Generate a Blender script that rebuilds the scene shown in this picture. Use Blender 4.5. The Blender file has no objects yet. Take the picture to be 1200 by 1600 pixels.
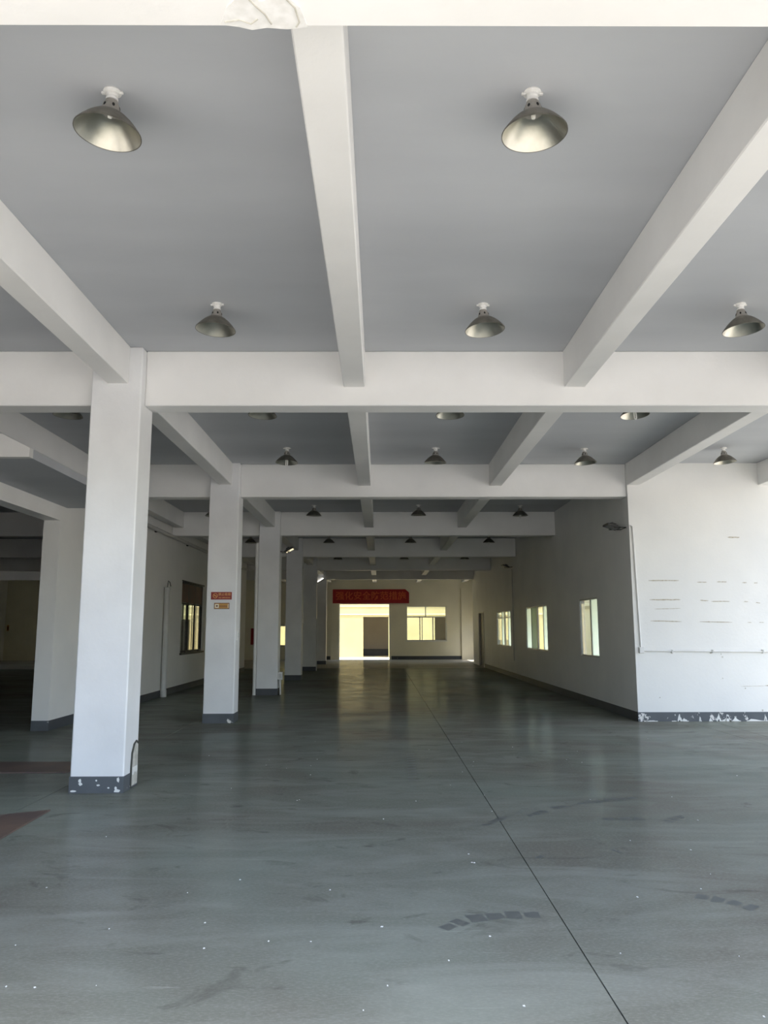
import bpy, bmesh, math, random
from mathutils import Vector, Matrix

random.seed(4)
S = bpy.context.scene
COL = S.collection
PI = math.pi

# ------------------------------------------------------------------ camera
cam_d = bpy.data.cameras.new('camera')
cam = bpy.data.objects.new('camera', cam_d)
COL.objects.link(cam)
S.camera = cam
PITCH, YAW, ROLL, EYE = 0.14997, 0.00579, -0.00206, 1.55
cp, sp, cy, sy = math.cos(PITCH), math.sin(PITCH), math.cos(YAW), math.sin(YAW)
F = Vector((sy * cp, cy * cp, sp))
R0 = Vector((cy, -sy, 0))
U0 = R0.cross(F)
R1 = R0 * math.cos(ROLL) + U0 * math.sin(ROLL)
U1 = U0 * math.cos(ROLL) - R0 * math.sin(ROLL)
cam.matrix_world = Matrix(((R1.x, U1.x, -F.x, 0), (R1.y, U1.y, -F.y, 0), (R1.z, U1.z, -F.z, EYE), (0, 0, 0, 1)))
cam_d.sensor_fit = 'VERTICAL'
cam_d.sensor_height = 36.0
cam_d.lens = 36.0 * 1222.0 / 1600.0
cam_d.clip_end = 500

# ------------------------------------------------------------------ sky, sun, exposure
world = bpy.data.worlds.new('sky')
S.world = world
world.use_nodes = True
wn = world.node_tree.nodes
bgd = wn['Background']
sky = wn.new('ShaderNodeTexSky')
sky.sky_type = 'NISHITA'
sky.sun_disc = False
sky.sun_elevation = math.radians(66)
sky.sun_rotation = math.radians(117)
sky.air_density = 1.0
sky.dust_density = 2.5
world.node_tree.links.new(sky.outputs[0], bgd.inputs[0])
bgd.inputs[1].default_value = 0.46
sun_d = bpy.data.lights.new('sun', 'SUN')
sun_d.energy = 9.2
sun_d.angle = math.radians(0.6)
sun_d.color = (1.0, 0.94, 0.85)
sun = bpy.data.objects.new('sun', sun_d)
COL.objects.link(sun)
sun.rotation_euler = Vector((-0.36, 0.18, -0.92)).to_track_quat('-Z', 'Y').to_euler()
S.view_settings.view_transform = 'Standard'
S.view_settings.look = 'None'
S.view_settings.gamma = 1
S.view_settings.use_curve_mapping = False
S.view_settings.exposure = 0.68
S.cycles.use_denoising = True
S.cycles.max_bounces = 14
S.cycles.diffuse_bounces = 9
S.cycles.glossy_bounces = 4
S.cycles.sample_clamp_indirect = 8


# ------------------------------------------------------------------ materials
def mat(name, color, rough=0.6, metal=0.0, color2=None, scale=2.0, bump=0.0, bscale=30.0, spec=0.5, detail=5.0, lo=0.35, hi=0.65, stretch=(1, 1, 1)):
    m = bpy.data.materials.new(name)
    m.use_nodes = True
    nt = m.node_tree
    b = nt.nodes['Principled BSDF']
    b.inputs['Base Color'].default_value = (*color, 1)
    b.inputs['Roughness'].default_value = rough
    b.inputs['Metallic'].default_value = metal
    b.inputs['Specular IOR Level'].default_value = spec
    tc = nt.nodes.new('ShaderNodeTexCoord')
    mp = nt.nodes.new('ShaderNodeMapping')
    mp.inputs['Scale'].default_value = stretch
    nt.links.new(tc.outputs['Object'], mp.inputs[0])
    if color2:
        n = nt.nodes.new('ShaderNodeTexNoise')
        n.inputs['Scale'].default_value = scale
        n.inputs['Detail'].default_value = detail
        nt.links.new(mp.outputs[0], n.inputs['Vector'])
        r = nt.nodes.new('ShaderNodeValToRGB')
        r.color_ramp.elements[0].position = lo
        r.color_ramp.elements[1].position = hi
        r.color_ramp.elements[0].color = (*color, 1)
        r.color_ramp.elements[1].color = (*color2, 1)
        nt.links.new(n.outputs[0], r.inputs[0])
        nt.links.new(r.outputs[0], b.inputs['Base Color'])
    if bump:
        n2 = nt.nodes.new('ShaderNodeTexNoise')
        n2.inputs['Scale'].default_value = bscale
        n2.inputs['Detail'].default_value = 3
        nt.links.new(mp.outputs[0], n2.inputs['Vector'])
        bp = nt.nodes.new('ShaderNodeBump')
        bp.inputs['Strength'].default_value = bump
        bp.inputs['Distance'].default_value = 0.01
        nt.links.new(n2.outputs[0], bp.inputs['Height'])
        nt.links.new(bp.outputs[0], b.inputs['Normal'])
    return m


def emission(name, color, strength):
    m = bpy.data.materials.new(name)
    m.use_nodes = True
    b = m.node_tree.nodes['Principled BSDF']
    b.inputs['Base Color'].default_value = (*color, 1)
    b.inputs['Emission Color'].default_value = (*color, 1)
    b.inputs['Emission Strength'].default_value = strength
    return m


def floor_mat(name, c1, c2, c3, gloss=(0.16, 0.34)):
    m = bpy.data.materials.new(name)
    m.use_nodes = True
    nt = m.node_tree
    L = nt.links.new
    b = nt.nodes['Principled BSDF']
    tc = nt.nodes.new('ShaderNodeTexCoord')

    def noise(scale, detail, stretch=(1, 1, 1), rough=0.55, dist=0.0):
        mp = nt.nodes.new('ShaderNodeMapping')
        mp.inputs['Scale'].default_value = stretch
        L(tc.outputs['Object'], mp.inputs[0])
        n = nt.nodes.new('ShaderNodeTexNoise')
        n.inputs['Scale'].default_value = scale
        n.inputs['Detail'].default_value = detail
        n.inputs['Roughness'].default_value = rough
        n.inputs['Distortion'].default_value = dist
        L(mp.outputs[0], n.inputs['Vector'])
        return n.outputs[0]

    def ramp(x, p0, p1, a, bcol):
        r = nt.nodes.new('ShaderNodeValToRGB')
        r.color_ramp.elements[0].position = p0
        r.color_ramp.elements[1].position = p1
        r.color_ramp.elements[0].color = (*a, 1)
        r.color_ramp.elements[1].color = (*bcol, 1)
        L(x, r.inputs[0])
        return r.outputs[0]

    def mix(f, a, bb):
        x = nt.nodes.new('ShaderNodeMix')
        x.data_type = 'RGBA'
        if isinstance(f, float):
            x.inputs[0].default_value = f
        else:
            L(f, x.inputs[0])
        L(a, x.inputs[6])
        if isinstance(bb, tuple):
            x.inputs[7].default_value = (*bb, 1)
        else:
            L(bb, x.inputs[7])
        return x.outputs[2]
    g = lambda v: (v, v, v)
    base = ramp(noise(0.35, 6, (1, 1, 1), 0.6, 0.4), 0.38, 0.62, c1, c2)
    # swept dust, long soft streaks across the hall
    base = mix(ramp(noise(1.1, 8, (0.6, 2.0, 1), 0.65, 0.8), 0.45, 0.75, g(0), g(0.55)), base, c3)
    # fine speckle
    base = mix(ramp(noise(40, 4, (1, 2.2, 1), 0.7), 0.46, 0.70, g(0), g(0.38)), base, c3)
    # dark scuffs
    base = mix(ramp(noise(1.7, 5, (1, 1.5, 1), 0.6, 1.6), 0.60, 0.72, g(0), g(0.5)), base, tuple(0.45 * v for v in c1))
    # thin pale scratches
    base = mix(ramp(noise(5.0, 2, (0.25, 6.0, 1), 0.4, 0.6), 0.735, 0.76, g(0), g(0.16)), base, tuple(min(1, 1.7 * x) for x in c3))
    L(base, b.inputs['Base Color'])
    L(ramp(noise(2.5, 6, (1, 1, 1)), 0.3, 0.7, g(0.13), g(0.22)), b.inputs['Roughness'])
    b.inputs['Specular IOR Level'].default_value = 0.28
    bp = nt.nodes.new('ShaderNodeBump')
    bp.inputs['Strength'].default_value = 0.25
    bp.inputs['Distance'].default_value = 0.004
    L(noise(14, 5, (1, 1, 1)), bp.inputs['Height'])
    L(bp.outputs[0], b.inputs['Normal'])
    # a film of dust dulls most of the gloss
    d = nt.nodes.new('ShaderNodeBsdfDiffuse')
    L(base, d.inputs['Color'])
    L(bp.outputs[0], d.inputs['Normal'])
    mx = nt.nodes.new('ShaderNodeMixShader')
    L(ramp(noise(1.3, 4, (1, 1, 1)), 0.3, 0.7, g(gloss[0]), g(gloss[1])), mx.inputs[0])
    L(d.outputs[0], mx.inputs[1])
    L(b.outputs[0], mx.inputs[2])
    L(mx.outputs[0], nt.nodes['Material Output'].inputs['Surface'])
    return m


def chipped(name, paint, chip, thr=0.62, scale=7.0):
    """dark skirting paint with scuffed white plaster showing through"""
    m = mat(name, paint, 0.55, 0, tuple(1.25 * x for x in paint), 3.0)
    nt = m.node_tree
    b = nt.nodes['Principled BSDF']
    src = b.inputs['Base Color'].links[0].from_socket
    tc = nt.nodes['Texture Coordinate']
    n = nt.nodes.new('ShaderNodeTexNoise')
    n.inputs['Scale'].default_value = scale
    n.inputs['Detail'].default_value = 6
    n.inputs['Roughness'].default_value = 0.7
    nt.links.new(tc.outputs['Object'], n.inputs['Vector'])
    r = nt.nodes.new('ShaderNodeValToRGB')
    r.color_ramp.elements[0].position = thr
    r.color_ramp.elements[1].position = thr + 0.015
    nt.links.new(n.outputs[0], r.inputs[0])
    x = nt.nodes.new('ShaderNodeMix')
    x.data_type = 'RGBA'
    nt.links.new(r.outputs[0], x.inputs[0])
    nt.links.new(src, x.inputs[6])
    x.inputs[7].default_value = (*chip, 1)
    nt.links.new(x.outputs[2], b.inputs['Base Color'])
    return m


M_WALL = mat('white_wall_paint', (0.80, 0.79, 0.76), 0.55, 0, (0.74, 0.735, 0.715), 0.9, 0.15, 25, 0.4)
M_BEAM = mat('white_beam_paint', (0.83, 0.82, 0.80), 0.6, 0, (0.77, 0.76, 0.74), 1.2, 0.18, 18, 0.35)
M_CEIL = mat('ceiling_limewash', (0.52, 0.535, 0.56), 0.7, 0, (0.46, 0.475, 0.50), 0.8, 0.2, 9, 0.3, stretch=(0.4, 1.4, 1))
M_COLUMN = mat('white_column_paint', (0.82, 0.82, 0.82), 0.5, 0, (0.75, 0.75, 0.75), 1.6, 0.15, 22, 0.4)
M_SKIRT = chipped('skirting_paint', (0.055, 0.060, 0.067), (0.62, 0.61, 0.58), 0.70, 6)
M_SKIRT_CHIP = chipped('chipped_skirting_paint', (0.075, 0.082, 0.090), (0.68, 0.66, 0.63), 0.60, 5)
M_FLOOR = floor_mat('painted_concrete', (0.146, 0.140, 0.115), (0.188, 0.208, 0.174), (0.30, 0.318, 0.278))
M_FLOOR2 = floor_mat('bare_concrete', (0.34, 0.32, 0.26), (0.42, 0.40, 0.33), (0.50, 0.47, 0.40))
M_BACK = mat('warm_tinted_wall_paint', (0.78, 0.74, 0.59), 0.55, 0, (0.72, 0.68, 0.54), 0.9, 0.15, 25, 0.4)  # far wall white, tinted with the yellow of light bounced from the court
M_JOINT = mat('joint_grime', (0.11, 0.11, 0.10), 0.9)
M_GROUND = mat('yard_concrete', (0.35, 0.335, 0.305), 0.85, 0, (0.29, 0.28, 0.255), 0.5)
M_COURTGROUND = mat('court_paving', (0.72, 0.64, 0.42), 0.85, 0, (0.64, 0.56, 0.36), 0.8)
M_SHADE = mat('aged_shade_metal', (0.17, 0.155, 0.13), 0.45, 0.75, (0.25, 0.235, 0.20), 14, 0.1, 60)
M_REFL = mat('spun_aluminium', (0.60, 0.58, 0.51), 0.36, 1.0, (0.50, 0.48, 0.41), 9, 0.06, 120)
M_CAST = mat('cast_lamp_neck', (0.42, 0.40, 0.37), 0.5, 0.5, (0.33, 0.31, 0.28), 20)
M_PORC = mat('white_porcelain', (0.84, 0.83, 0.81), 0.3, 0, (0.74, 0.73, 0.70), 25)
M_BULB = mat('frosted_tube', (0.80, 0.79, 0.75), 0.25)
M_BLACK = mat('black_hole', (0.01, 0.01, 0.01), 0.8)
M_DARKMETAL = mat('black_powder_coat', (0.022, 0.022, 0.022), 0.4, 0.2, (0.035, 0.035, 0.034), 30)
M_GLOSSGLASS = mat('lamp_glass', (0.14, 0.14, 0.14), 0.10, 0.2)
M_PVC = mat('white_pvc', (0.76, 0.75, 0.73), 0.4, 0, (0.68, 0.67, 0.65), 4)
M_GREYPVC = mat('grey_pvc', (0.56, 0.56, 0.54), 0.45, 0, (0.50, 0.50, 0.48), 4)
M_ALU = mat('window_aluminium', (0.46, 0.47, 0.46), 0.4, 0.35, (0.40, 0.41, 0.40), 8)
M_WHITEALU = mat('white_window_frame', (0.72, 0.71, 0.66), 0.45, 0, (0.66, 0.65, 0.60), 8)
M_DARKFRAME = mat('dark_window_bar', (0.045, 0.042, 0.038), 0.5, 0.3)
M_BROWN = mat('brown_board', (0.16, 0.075, 0.05), 0.6, 0, (0.11, 0.07, 0.05), 3)
M_RED = mat('red_banner_cloth', (0.34, 0.008, 0.010), 0.7, 0, (0.28, 0.006, 0.008), 3, 0.2, 8)
M_BANNERTEXT = mat('orange_lettering', (0.60, 0.10, 0.03), 0.6)
M_REDSIGN = mat('red_sign_face', (0.26, 0.016, 0.010), 0.4)
M_GOLD = mat('gold_sign_print', (0.72, 0.34, 0.11), 0.5)
M_ORANGE = mat('orange_sign_face', (0.58, 0.30, 0.07), 0.45)
M_SIGNWHITE = mat('sign_white_print', (0.86, 0.80, 0.64), 0.5)
M_SIGNBROWN = mat('sign_brown_print', (0.15, 0.05, 0.03), 0.5)
M_POSTER = mat('red_poster', (0.30, 0.01, 0.012), 0.6)
M_PLATE = mat('rusty_steel_plate', (0.125, 0.088, 0.078), 0.55, 0.2, (0.17, 0.115, 0.088), 2.2, 0.2, 18, lo=0.42, hi=0.7)
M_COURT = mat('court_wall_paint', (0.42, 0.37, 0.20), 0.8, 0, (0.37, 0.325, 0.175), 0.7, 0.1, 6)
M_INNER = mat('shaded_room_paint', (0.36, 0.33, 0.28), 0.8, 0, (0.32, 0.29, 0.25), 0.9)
M_NEIGH = mat('neighbour_wall_paint', (0.84, 0.77, 0.50), 0.8, 0, (0.78, 0.71, 0.46), 0.6)
M_DOOR = mat('dark_door_paint', (0.035, 0.03, 0.027), 0.5, 0, (0.05, 0.045, 0.04), 4)
M_DOORFRAME = mat('pale_door_frame', (0.62, 0.60, 0.55), 0.4)
M_GLUE = mat('dried_glue', (0.38, 0.33, 0.24), 0.8, 0, (0.55, 0.52, 0.45), 30)
M_PLASTER = mat('raw_plaster', (0.60, 0.58, 0.52), 0.9, 0, (0.40, 0.38, 0.33), 14, 0.6, 30)
M_CRACK = mat('dark_crack', (0.06, 0.06, 0.05), 0.9)
M_TYRE = mat('tyre_rubber_mark', (0.10, 0.108, 0.098), 0.6)
M_FLAKE = mat('paint_flake', (0.75, 0.75, 0.72), 0.7)
M_GLOW = emission('glow_tube', (1.0, 0.97, 0.88), 2.2)  # white tube that glows by its own emission


def glass_mat():
    m = bpy.data.materials.new('window_glass')
    m.use_nodes = True
    nt = m.node_tree
    nt.nodes.remove(nt.nodes['Principled BSDF'])
    t = nt.nodes.new('ShaderNodeBsdfTransparent')
    t.inputs[0].default_value = (0.86, 0.89, 0.86, 1)
    g = nt.nodes.new('ShaderNodeBsdfGlossy')
    g.inputs['Roughness'].default_value = 0.03
    lw = nt.nodes.new('ShaderNodeLayerWeight')
    lw.inputs[0].default_value = 0.5
    pw = nt.nodes.new('ShaderNodeMath')
    pw.operation = 'POWER'
    pw.inputs[1].default_value = 5.0
    nt.links.new(lw.outputs['Facing'], pw.inputs[0])
    fr = nt.nodes.new('ShaderNodeMath')
    fr.operation = 'MULTIPLY_ADD'
    fr.inputs[1].default_value = 0.94
    fr.inputs[2].default_value = 0.04
    nt.links.new(pw.outputs[0], fr.inputs[0])
    mx = nt.nodes.new('ShaderNodeMixShader')
    nt.links.new(fr.outputs[0], mx.inputs[0])
    nt.links.new(t.outputs[0], mx.inputs[1])
    nt.links.new(g.outputs[0], mx.inputs[2])
    nt.links.new(mx.outputs[0], nt.nodes['Material Output'].inputs[0])
    return m


M_GLASS = glass_mat()


def frost(name, c):
    m = bpy.data.materials.new(name)
    m.use_nodes = True
    nt = m.node_tree
    nt.nodes.remove(nt.nodes['Principled BSDF'])
    t = nt.nodes.new('ShaderNodeBsdfTranslucent')
    t.inputs[0].default_value = (*c, 1)
    g = nt.nodes.new('ShaderNodeBsdfTransparent')
    g.inputs[0].default_value = (*c, 1)
    mx = nt.nodes.new('ShaderNodeMixShader')
    mx.inputs[0].default_value = 0.25
    nt.links.new(t.outputs[0], mx.inputs[1])
    nt.links.new(g.outputs[0], mx.inputs[2])
    nt.links.new(mx.outputs[0], nt.nodes['Material Output'].inputs[0])
    return m


M_FROST = frost('frosted_glass', (0.82, 0.88, 0.80))
M_FROST2 = frost('dusty_frosted_glass', (0.38, 0.42, 0.34))


# ------------------------------------------------------------------ mesh helpers
def box(bm, x0, x1, y0, y1, z0, z1):
    v = [bm.verts.new(p) for p in ((x0, y0, z0), (x1, y0, z0), (x1, y1, z0), (x0, y1, z0), (x0, y0, z1), (x1, y0, z1), (x1, y1, z1), (x0, y1, z1))]
    for f in ((0, 3, 2, 1), (4, 5, 6, 7), (0, 1, 5, 4), (1, 2, 6, 5), (2, 3, 7, 6), (3, 0, 4, 7)):
        bm.faces.new([v[i] for i in f])
    return v


def prism(bm, pts, a, b, axis='z'):
    """polygon pts extruded from a to b along an axis"""
    def P(p, h):
        return (p[0], p[1], h) if axis == 'z' else ((p[0], h, p[1]) if axis == 'y' else (h, p[0], p[1]))
    lo = [bm.verts.new(P(p, a)) for p in pts]
    hi = [bm.verts.new(P(p, b)) for p in pts]
    n = len(pts)
    bm.faces.new(lo[::-1])
    bm.faces.new(hi)
    for i in range(n):
        bm.faces.new((lo[i], lo[(i + 1) % n], hi[(i + 1) % n], hi[i]))


def lathe(bm, prof, seg=32, close=False, off=(0, 0)):
    rings = []
    for r, z in prof:
        if r < 1e-6:
            rings.append([bm.verts.new((off[0], off[1], z))])
        else:
            rings.append([bm.verts.new((off[0] + r * math.cos(2 * PI * i / seg), off[1] + r * math.sin(2 * PI * i / seg), z)) for i in range(seg)])
    pairs = list(zip(rings, rings[1:]))
    if close:
        pairs.append((rings[-1], rings[0]))
    for a, b in pairs:
        for i in range(seg):
            j = (i + 1) % seg
            if len(a) == 1 and len(b) == 1:
                continue
            if len(a) == 1:
                bm.faces.new((a[0], b[j], b[i]))
            elif len(b) == 1:
                bm.faces.new((a[i], a[j], b[0]))
            else:
                bm.faces.new((a[i], a[j], b[j], b[i]))


def tube(bm, pts, r, seg=10):
    pts = [Vector(p) for p in pts]
    rings = []
    for i, p in enumerate(pts):
        d = (pts[min(i + 1, len(pts) - 1)] - pts[max(i - 1, 0)]).normalized()
        a = d.cross(Vector((0.13, 0.31, 0.94)))
        if a.length < 0.05:
            a = d.cross(Vector((1, 0, 0)))
        a.normalize()
        b = d.cross(a)
        rings.append([bm.verts.new(p + (a * math.cos(2 * PI * k / seg) + b * math.sin(2 * PI * k / seg)) * r) for k in range(seg)])
    for A, B in zip(rings, rings[1:]):
        for k in range(seg):
            bm.faces.new((A[k], A[(k + 1) % seg], B[(k + 1) % seg], B[k]))
    bm.faces.new(rings[0][::-1])
    bm.faces.new(rings[-1])


def obj(name, bm, m, parent=None, bevel=0.0, smooth=False, seg=1):
    if bevel:
        bmesh.ops.bevel(bm, geom=list(bm.edges), offset=bevel, segments=seg, profile=0.7, affect='EDGES')
    bmesh.ops.recalc_face_normals(bm, faces=bm.faces)
    me = bpy.data.meshes.new(name)
    bm.to_mesh(me)
    bm.free()
    me.materials.append(m)
    if smooth:
        for p in me.polygons:
            p.use_smooth = True
        me.set_sharp_from_angle(angle=math.radians(40))
    o = bpy.data.objects.new(name, me)
    COL.objects.link(o)
    if parent:
        o.parent = parent
    return o


def boxobj(name, b, m, parent=None, bevel=0.0):
    bm = bmesh.new()
    box(bm, *b)
    return obj(name, bm, m, parent, bevel)


def tag(o, label, cat, group=None, kind=None):
    o['label'] = label
    o['category'] = cat
    if group:
        o['group'] = group
    if kind:
        o['kind'] = kind
    return o


def empty(name, loc=(0, 0, 0)):
    o = bpy.data.objects.new(name, None)
    COL.objects.link(o)
    o.location = loc
    return o


def struct(o, label=None):
    o['kind'] = 'structure'
    if label:
        o['label'] = label
    return o


def copy_tree(o, parent=None):
    c = o.copy()
    COL.objects.link(c)
    if parent:
        c.parent = parent
    for ch in list(o.children):
        copy_tree(ch, c)
    return c


def wall_mesh(u0, u1, z0, z1, t0, t1, holes, axis):
    """a wall along axis 'x' or 'y' from u0 to u1, thick t0..t1, with rectangular openings (ua, ub, za, zb) cut through"""
    bm = bmesh.new()
    us = sorted({u0, u1, *[h[0] for h in holes], *[h[1] for h in holes]})
    zs = sorted({z0, z1, *[h[2] for h in holes], *[h[3] for h in holes]})
    solid = {}
    for i in range(len(us) - 1):
        for j in range(len(zs) - 1):
            cu, cz = (us[i] + us[i + 1]) / 2, (zs[j] + zs[j + 1]) / 2
            solid[i, j] = not any(h[0] < cu < h[1] and h[2] < cz < h[3] for h in holes)
    cache = {}

    def V(u, t, z):
        k = (round(u, 5), round(t, 5), round(z, 5))
        if k not in cache:
            cache[k] = bm.verts.new((u, t, z) if axis == 'x' else (t, u, z))
        return cache[k]
    for (i, j), s in solid.items():
        if not s:
            continue
        a, b, c, d = us[i], us[i + 1], zs[j], zs[j + 1]
        for t in (t0, t1):
            bm.faces.new((V(a, t, c), V(b, t, c), V(b, t, d), V(a, t, d)))
        for (di, dj), (p, q) in (((-1, 0), ((a, c), (a, d))), ((1, 0), ((b, c), (b, d))), ((0, -1), ((a, c), (b, c))), ((0, 1), ((a, d), (b, d)))):
            if not solid.get((i + di, j + dj), False):
                bm.faces.new((V(p[0], t0, p[1]), V(q[0], t0, q[1]), V(q[0], t1, q[1]), V(p[0], t1, p[1])))
    return bm


# ------------------------------------------------------------------ layout numbers (metres)
ROW = lambda k: 2.18 + 5.75 * k            # column rows, k = 0 at the open front
CX0, CX1 = -3.0, -2.48                      # faces of the column row
ZC, ZT, ZL = 4.5, 3.90, 4.10                # ceiling, cross beam soffit, long beam soffit
XR, XL, YB = 4.415, -5.20, 42.30            # right wall, left wall, far wall
TB0, TB1 = 0.08, 0.36                       # cross beam depth behind its row line
WEST, EAST = -20.0, 9.0
LONG = ((-5.145, -4.92), (-2.838, -2.613), (-0.379, -0.154), (1.962, 2.187), (4.415, 4.64), (6.76, 6.985))

# ------------------------------------------------------------------ floor, ceiling, ground
fl = struct(boxobj('floor', (WEST, EAST, 2.2, 42.54, -0.14, -0.03), M_JOINT), 'dark green-grey painted concrete hall floor with saw-cut joints')
g = 0.0035
xs = [WEST, -3.16, 0.985, 5.235, 5.66, EAST]
for i in range(5):
    a, b = xs[i] + (g if i else 0), xs[i + 1] - (g if i < 4 else 0)
    if i < 2:
        boxobj('floor_slab', (a, b, 2.2, 32.80 - g, -0.03, 0.0), M_FLOOR, fl)
    elif i == 2:
        boxobj('floor_slab', (a, b, 2.2, 13.7, -0.03, 0.0), M_FLOOR, fl)
        boxobj('floor_slab', (a, 4.60, 13.7, 32.80 - g, -0.03, 0.0), M_FLOOR, fl)
    else:
        boxobj('floor_slab', (a, b, 2.2, 13.7, -0.03, 0.0), M_FLOOR, fl)
o = boxobj('floor_slab', (WEST, 5.35, 32.80 + g, 42.54, -0.03, 0.0), M_FLOOR2, fl)
o['label'] = 'paler bare concrete strip in front of the far door'

bm = bmesh.new()
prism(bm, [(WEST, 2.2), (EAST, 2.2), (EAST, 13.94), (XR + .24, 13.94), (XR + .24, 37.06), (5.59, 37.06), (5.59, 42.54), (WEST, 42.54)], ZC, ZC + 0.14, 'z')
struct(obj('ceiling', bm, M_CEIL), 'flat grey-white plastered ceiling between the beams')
struct(boxobj('pavement_court', (-14, 12, 42.54, 54, -.145, -.10), M_COURTGROUND), 'pale paving of the rear court')
gp = struct(boxobj('pavement', (-70, 70, -60, 100, -0.30, -0.145), M_GROUND), 'pale concrete yard around the hall')

# ------------------------------------------------------------------ walls
RW = ((15.95, 17.40), (20.80, 23.80), (26.62, 29.75))     # windows in the right wall
struct(obj('wall_right', wall_mesh(13.94, 37.3, 0, ZC, XR, XR + 0.12, [(a, b, 0.99, 2.21) for a, b in RW] + [(33.40, 35.10, 0, 2.33)], 'y'), M_WALL),
       'long shaded white wall with three windows along the right side')
wf = struct(boxobj('wall_right_front', (XR, EAST, 13.70, 13.94, 0, ZC), M_WALL), 'bright white end wall facing the entrance, with a conduit and glue streaks')
LWIN = (20.7, 23.25, 0.97, 2.84)
struct(obj('wall_left', wall_mesh(12.65, 30.6, 0, ZC, XL - 0.27, XL, [LWIN], 'y'), M_WALL), 'grey shaded wall with a barred window behind the column row')
FD = (-2.19, 0.56, 0, 2.98)
FW = (1.43, 3.59, 0.98, 2.83)
FW2 = (-5.75, -4.75, 0.72, 1.82)
FW3 = (-10.60, -9.20, 2.10, 2.95)
FILL_WIN = (-15.5, -13.0, 1.4, 2.9)  # out-of-view opening added to let more light into the left hall
struct(obj('wall_back', wall_mesh(WEST, 5.59, 0, ZC, YB, YB + 0.24, [FD, FW, FW2, FW3, FILL_WIN], 'x'), M_BACK), 'far end wall with an open doorway and a window')
struct(obj('wall_right_back', wall_mesh(37.3, YB, 0, ZC, 5.35, 5.59, [(39.2, 41.6, 0, 2.7)], 'y'), M_WALL), 'short side wall at the far end beyond the right windows')
struct(boxobj('wall_right_step', (XR + 0.12, 5.59, 37.06, 37.3, 0, ZC), M_WALL), 'return of the right wall at the far bay')
struct(obj('wall_left_outer', wall_mesh(2.2, 42.54, 0, ZC, WEST - 0.24, WEST, [(31.5, 34.0, 1.9, 3.1)], 'y'), M_WALL), 'outer wall of the dark left hall')  # the hole is an unseen opening added to brighten the left hall
struct(boxobj('wall_front', (WEST, -6.0, 1.96, 2.2, 0, ZC + 0.14), M_WALL), 'closed part of the front wall left of the opening')
struct(boxobj('trim_1', (3.98 + 0.39, 4.82, YB - 0.10, YB, 0, 3.76), M_BACK), 'flat pilaster at the right end of the far wall')
struct(boxobj('trim_2', (-2.62, -2.19, YB - 0.07, YB, 0, 2.98), M_BACK), 'narrow pilaster beside the far doorway')

bb = 0.156
struct(boxobj('baseboard_right', (XR - 0.006, XR, 13.70, 33.4, 0, bb), M_SKIRT), 'dark grey painted skirting along the right wall')
bf = struct(boxobj('baseboard_right_front', (XR - 0.006, EAST, 13.692, 13.70, 0, bb), M_SKIRT_CHIP), 'dark grey skirting with flaked white chips')
for (x0, x1, zt, lo) in ((4.56, 4.74, .03, .1), (4.98, 5.06, .02, .3), (5.08, 5.17, .135, .7), (5.15, 5.27, .06, .3), (5.45, 5.49, .12, .2), (5.62, 5.68, .08, .2), (5.75, 5.84, .15, .6), (5.84, 6.02, .07, .5), (5.90, 6.00, .14, .1), (6.02, 6.16, .085, .5), (6.26, 6.60, .05, .6), (6.56, 6.62, .13, .2), (6.66, 6.90, .135, .1), (6.72, 7.0, .04, .4)):
    bm = bmesh.new()
    n = 9
    up = [(x0 + (x1 - x0) * i / n, max(.012, zt * (1 - abs(2 * i / n - .8) ** 1.5) * random.uniform(.55, 1.0))) for i in range(n + 1)]
    dn = [(x, max(.001, z * (1 - lo) - .012 if z > .08 else .001)) for x, z in up[::-1]]
    prism(bm, up + dn, 13.688, 13.6925, 'y')
    obj('paint_chip', bm, M_FLAKE, bf)
struct(boxobj('baseboard_left', (XL, XL + 0.006, 12.65, 30.6, 0, bb), M_SKIRT), 'dark skirting along the left wall')
struct(boxobj('baseboard_left_end', (XL - 0.27, XL + 0.006, 12.644, 12.65, 0, bb), M_SKIRT_CHIP), 'dark skirting on the end of the left wall')
struct(boxobj('baseboard_back', (0.62, 4.37, YB - 0.008, YB, 0, bb + 0.03), M_SKIRT), 'dark skirting under the far window')
struct(boxobj('baseboard_back_left', (-4.4, -2.62, YB - 0.008, YB, 0, bb + 0.03), M_SKIRT), 'dark skirting left of the far doorway')

# glue streaks left by shelves on the bright end wall
for (x0, x1, z, tilt, h) in ((4.71, 5.24, 2.40, 0, .016), (4.71, 5.25, 2.065, 0, .018), (4.79, 5.24, 1.905, .01, .008), (4.71, 5.25, 1.70, -.012, .015),
                             (5.56, 5.73, 2.37, 0, .012), (5.91, 6.08, 2.375, 0, .014), (5.60, 5.74, 2.055, -.01, .016), (5.79, 6.11, 2.035, 0, .014),
                             (5.56, 6.13, 1.685, -.012, .014), (6.35, 6.43, 2.36, 0, .012), (6.56, 6.62, 2.355, 0, .011), (6.36, 6.43, 2.03, 0, .011),
                             (6.57, 6.64, 2.015, -.01, .012), (6.40, 6.47, 1.67, 0, .008), (6.60, 6.68, 1.67, 0, .008), (6.15, 6.36, 3.16, 0, .020),
                             (6.62, 6.95, 0.595, .006, .014), (6.2, 6.62, 0.585, .004, .005)):
    bm = bmesh.new()
    n = 7
    top = [(x0 + (x1 - x0) * i / n, z + tilt * i / n + h * (0.35 + 0.35 * random.random()) * (0.3 if i in (0, n) else 1)) for i in range(n + 1)]
    bot = [(x0 + (x1 - x0) * i / n, z + tilt * i / n - h * (0.35 + 0.35 * random.random()) * (0.3 if i in (0, n) else 1)) for i in range(n, -1, -1)]
    prism(bm, top + bot, 13.696, 13.70, 'y')
    obj('glue_streak', bm, M_GLUE, wf)
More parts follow.
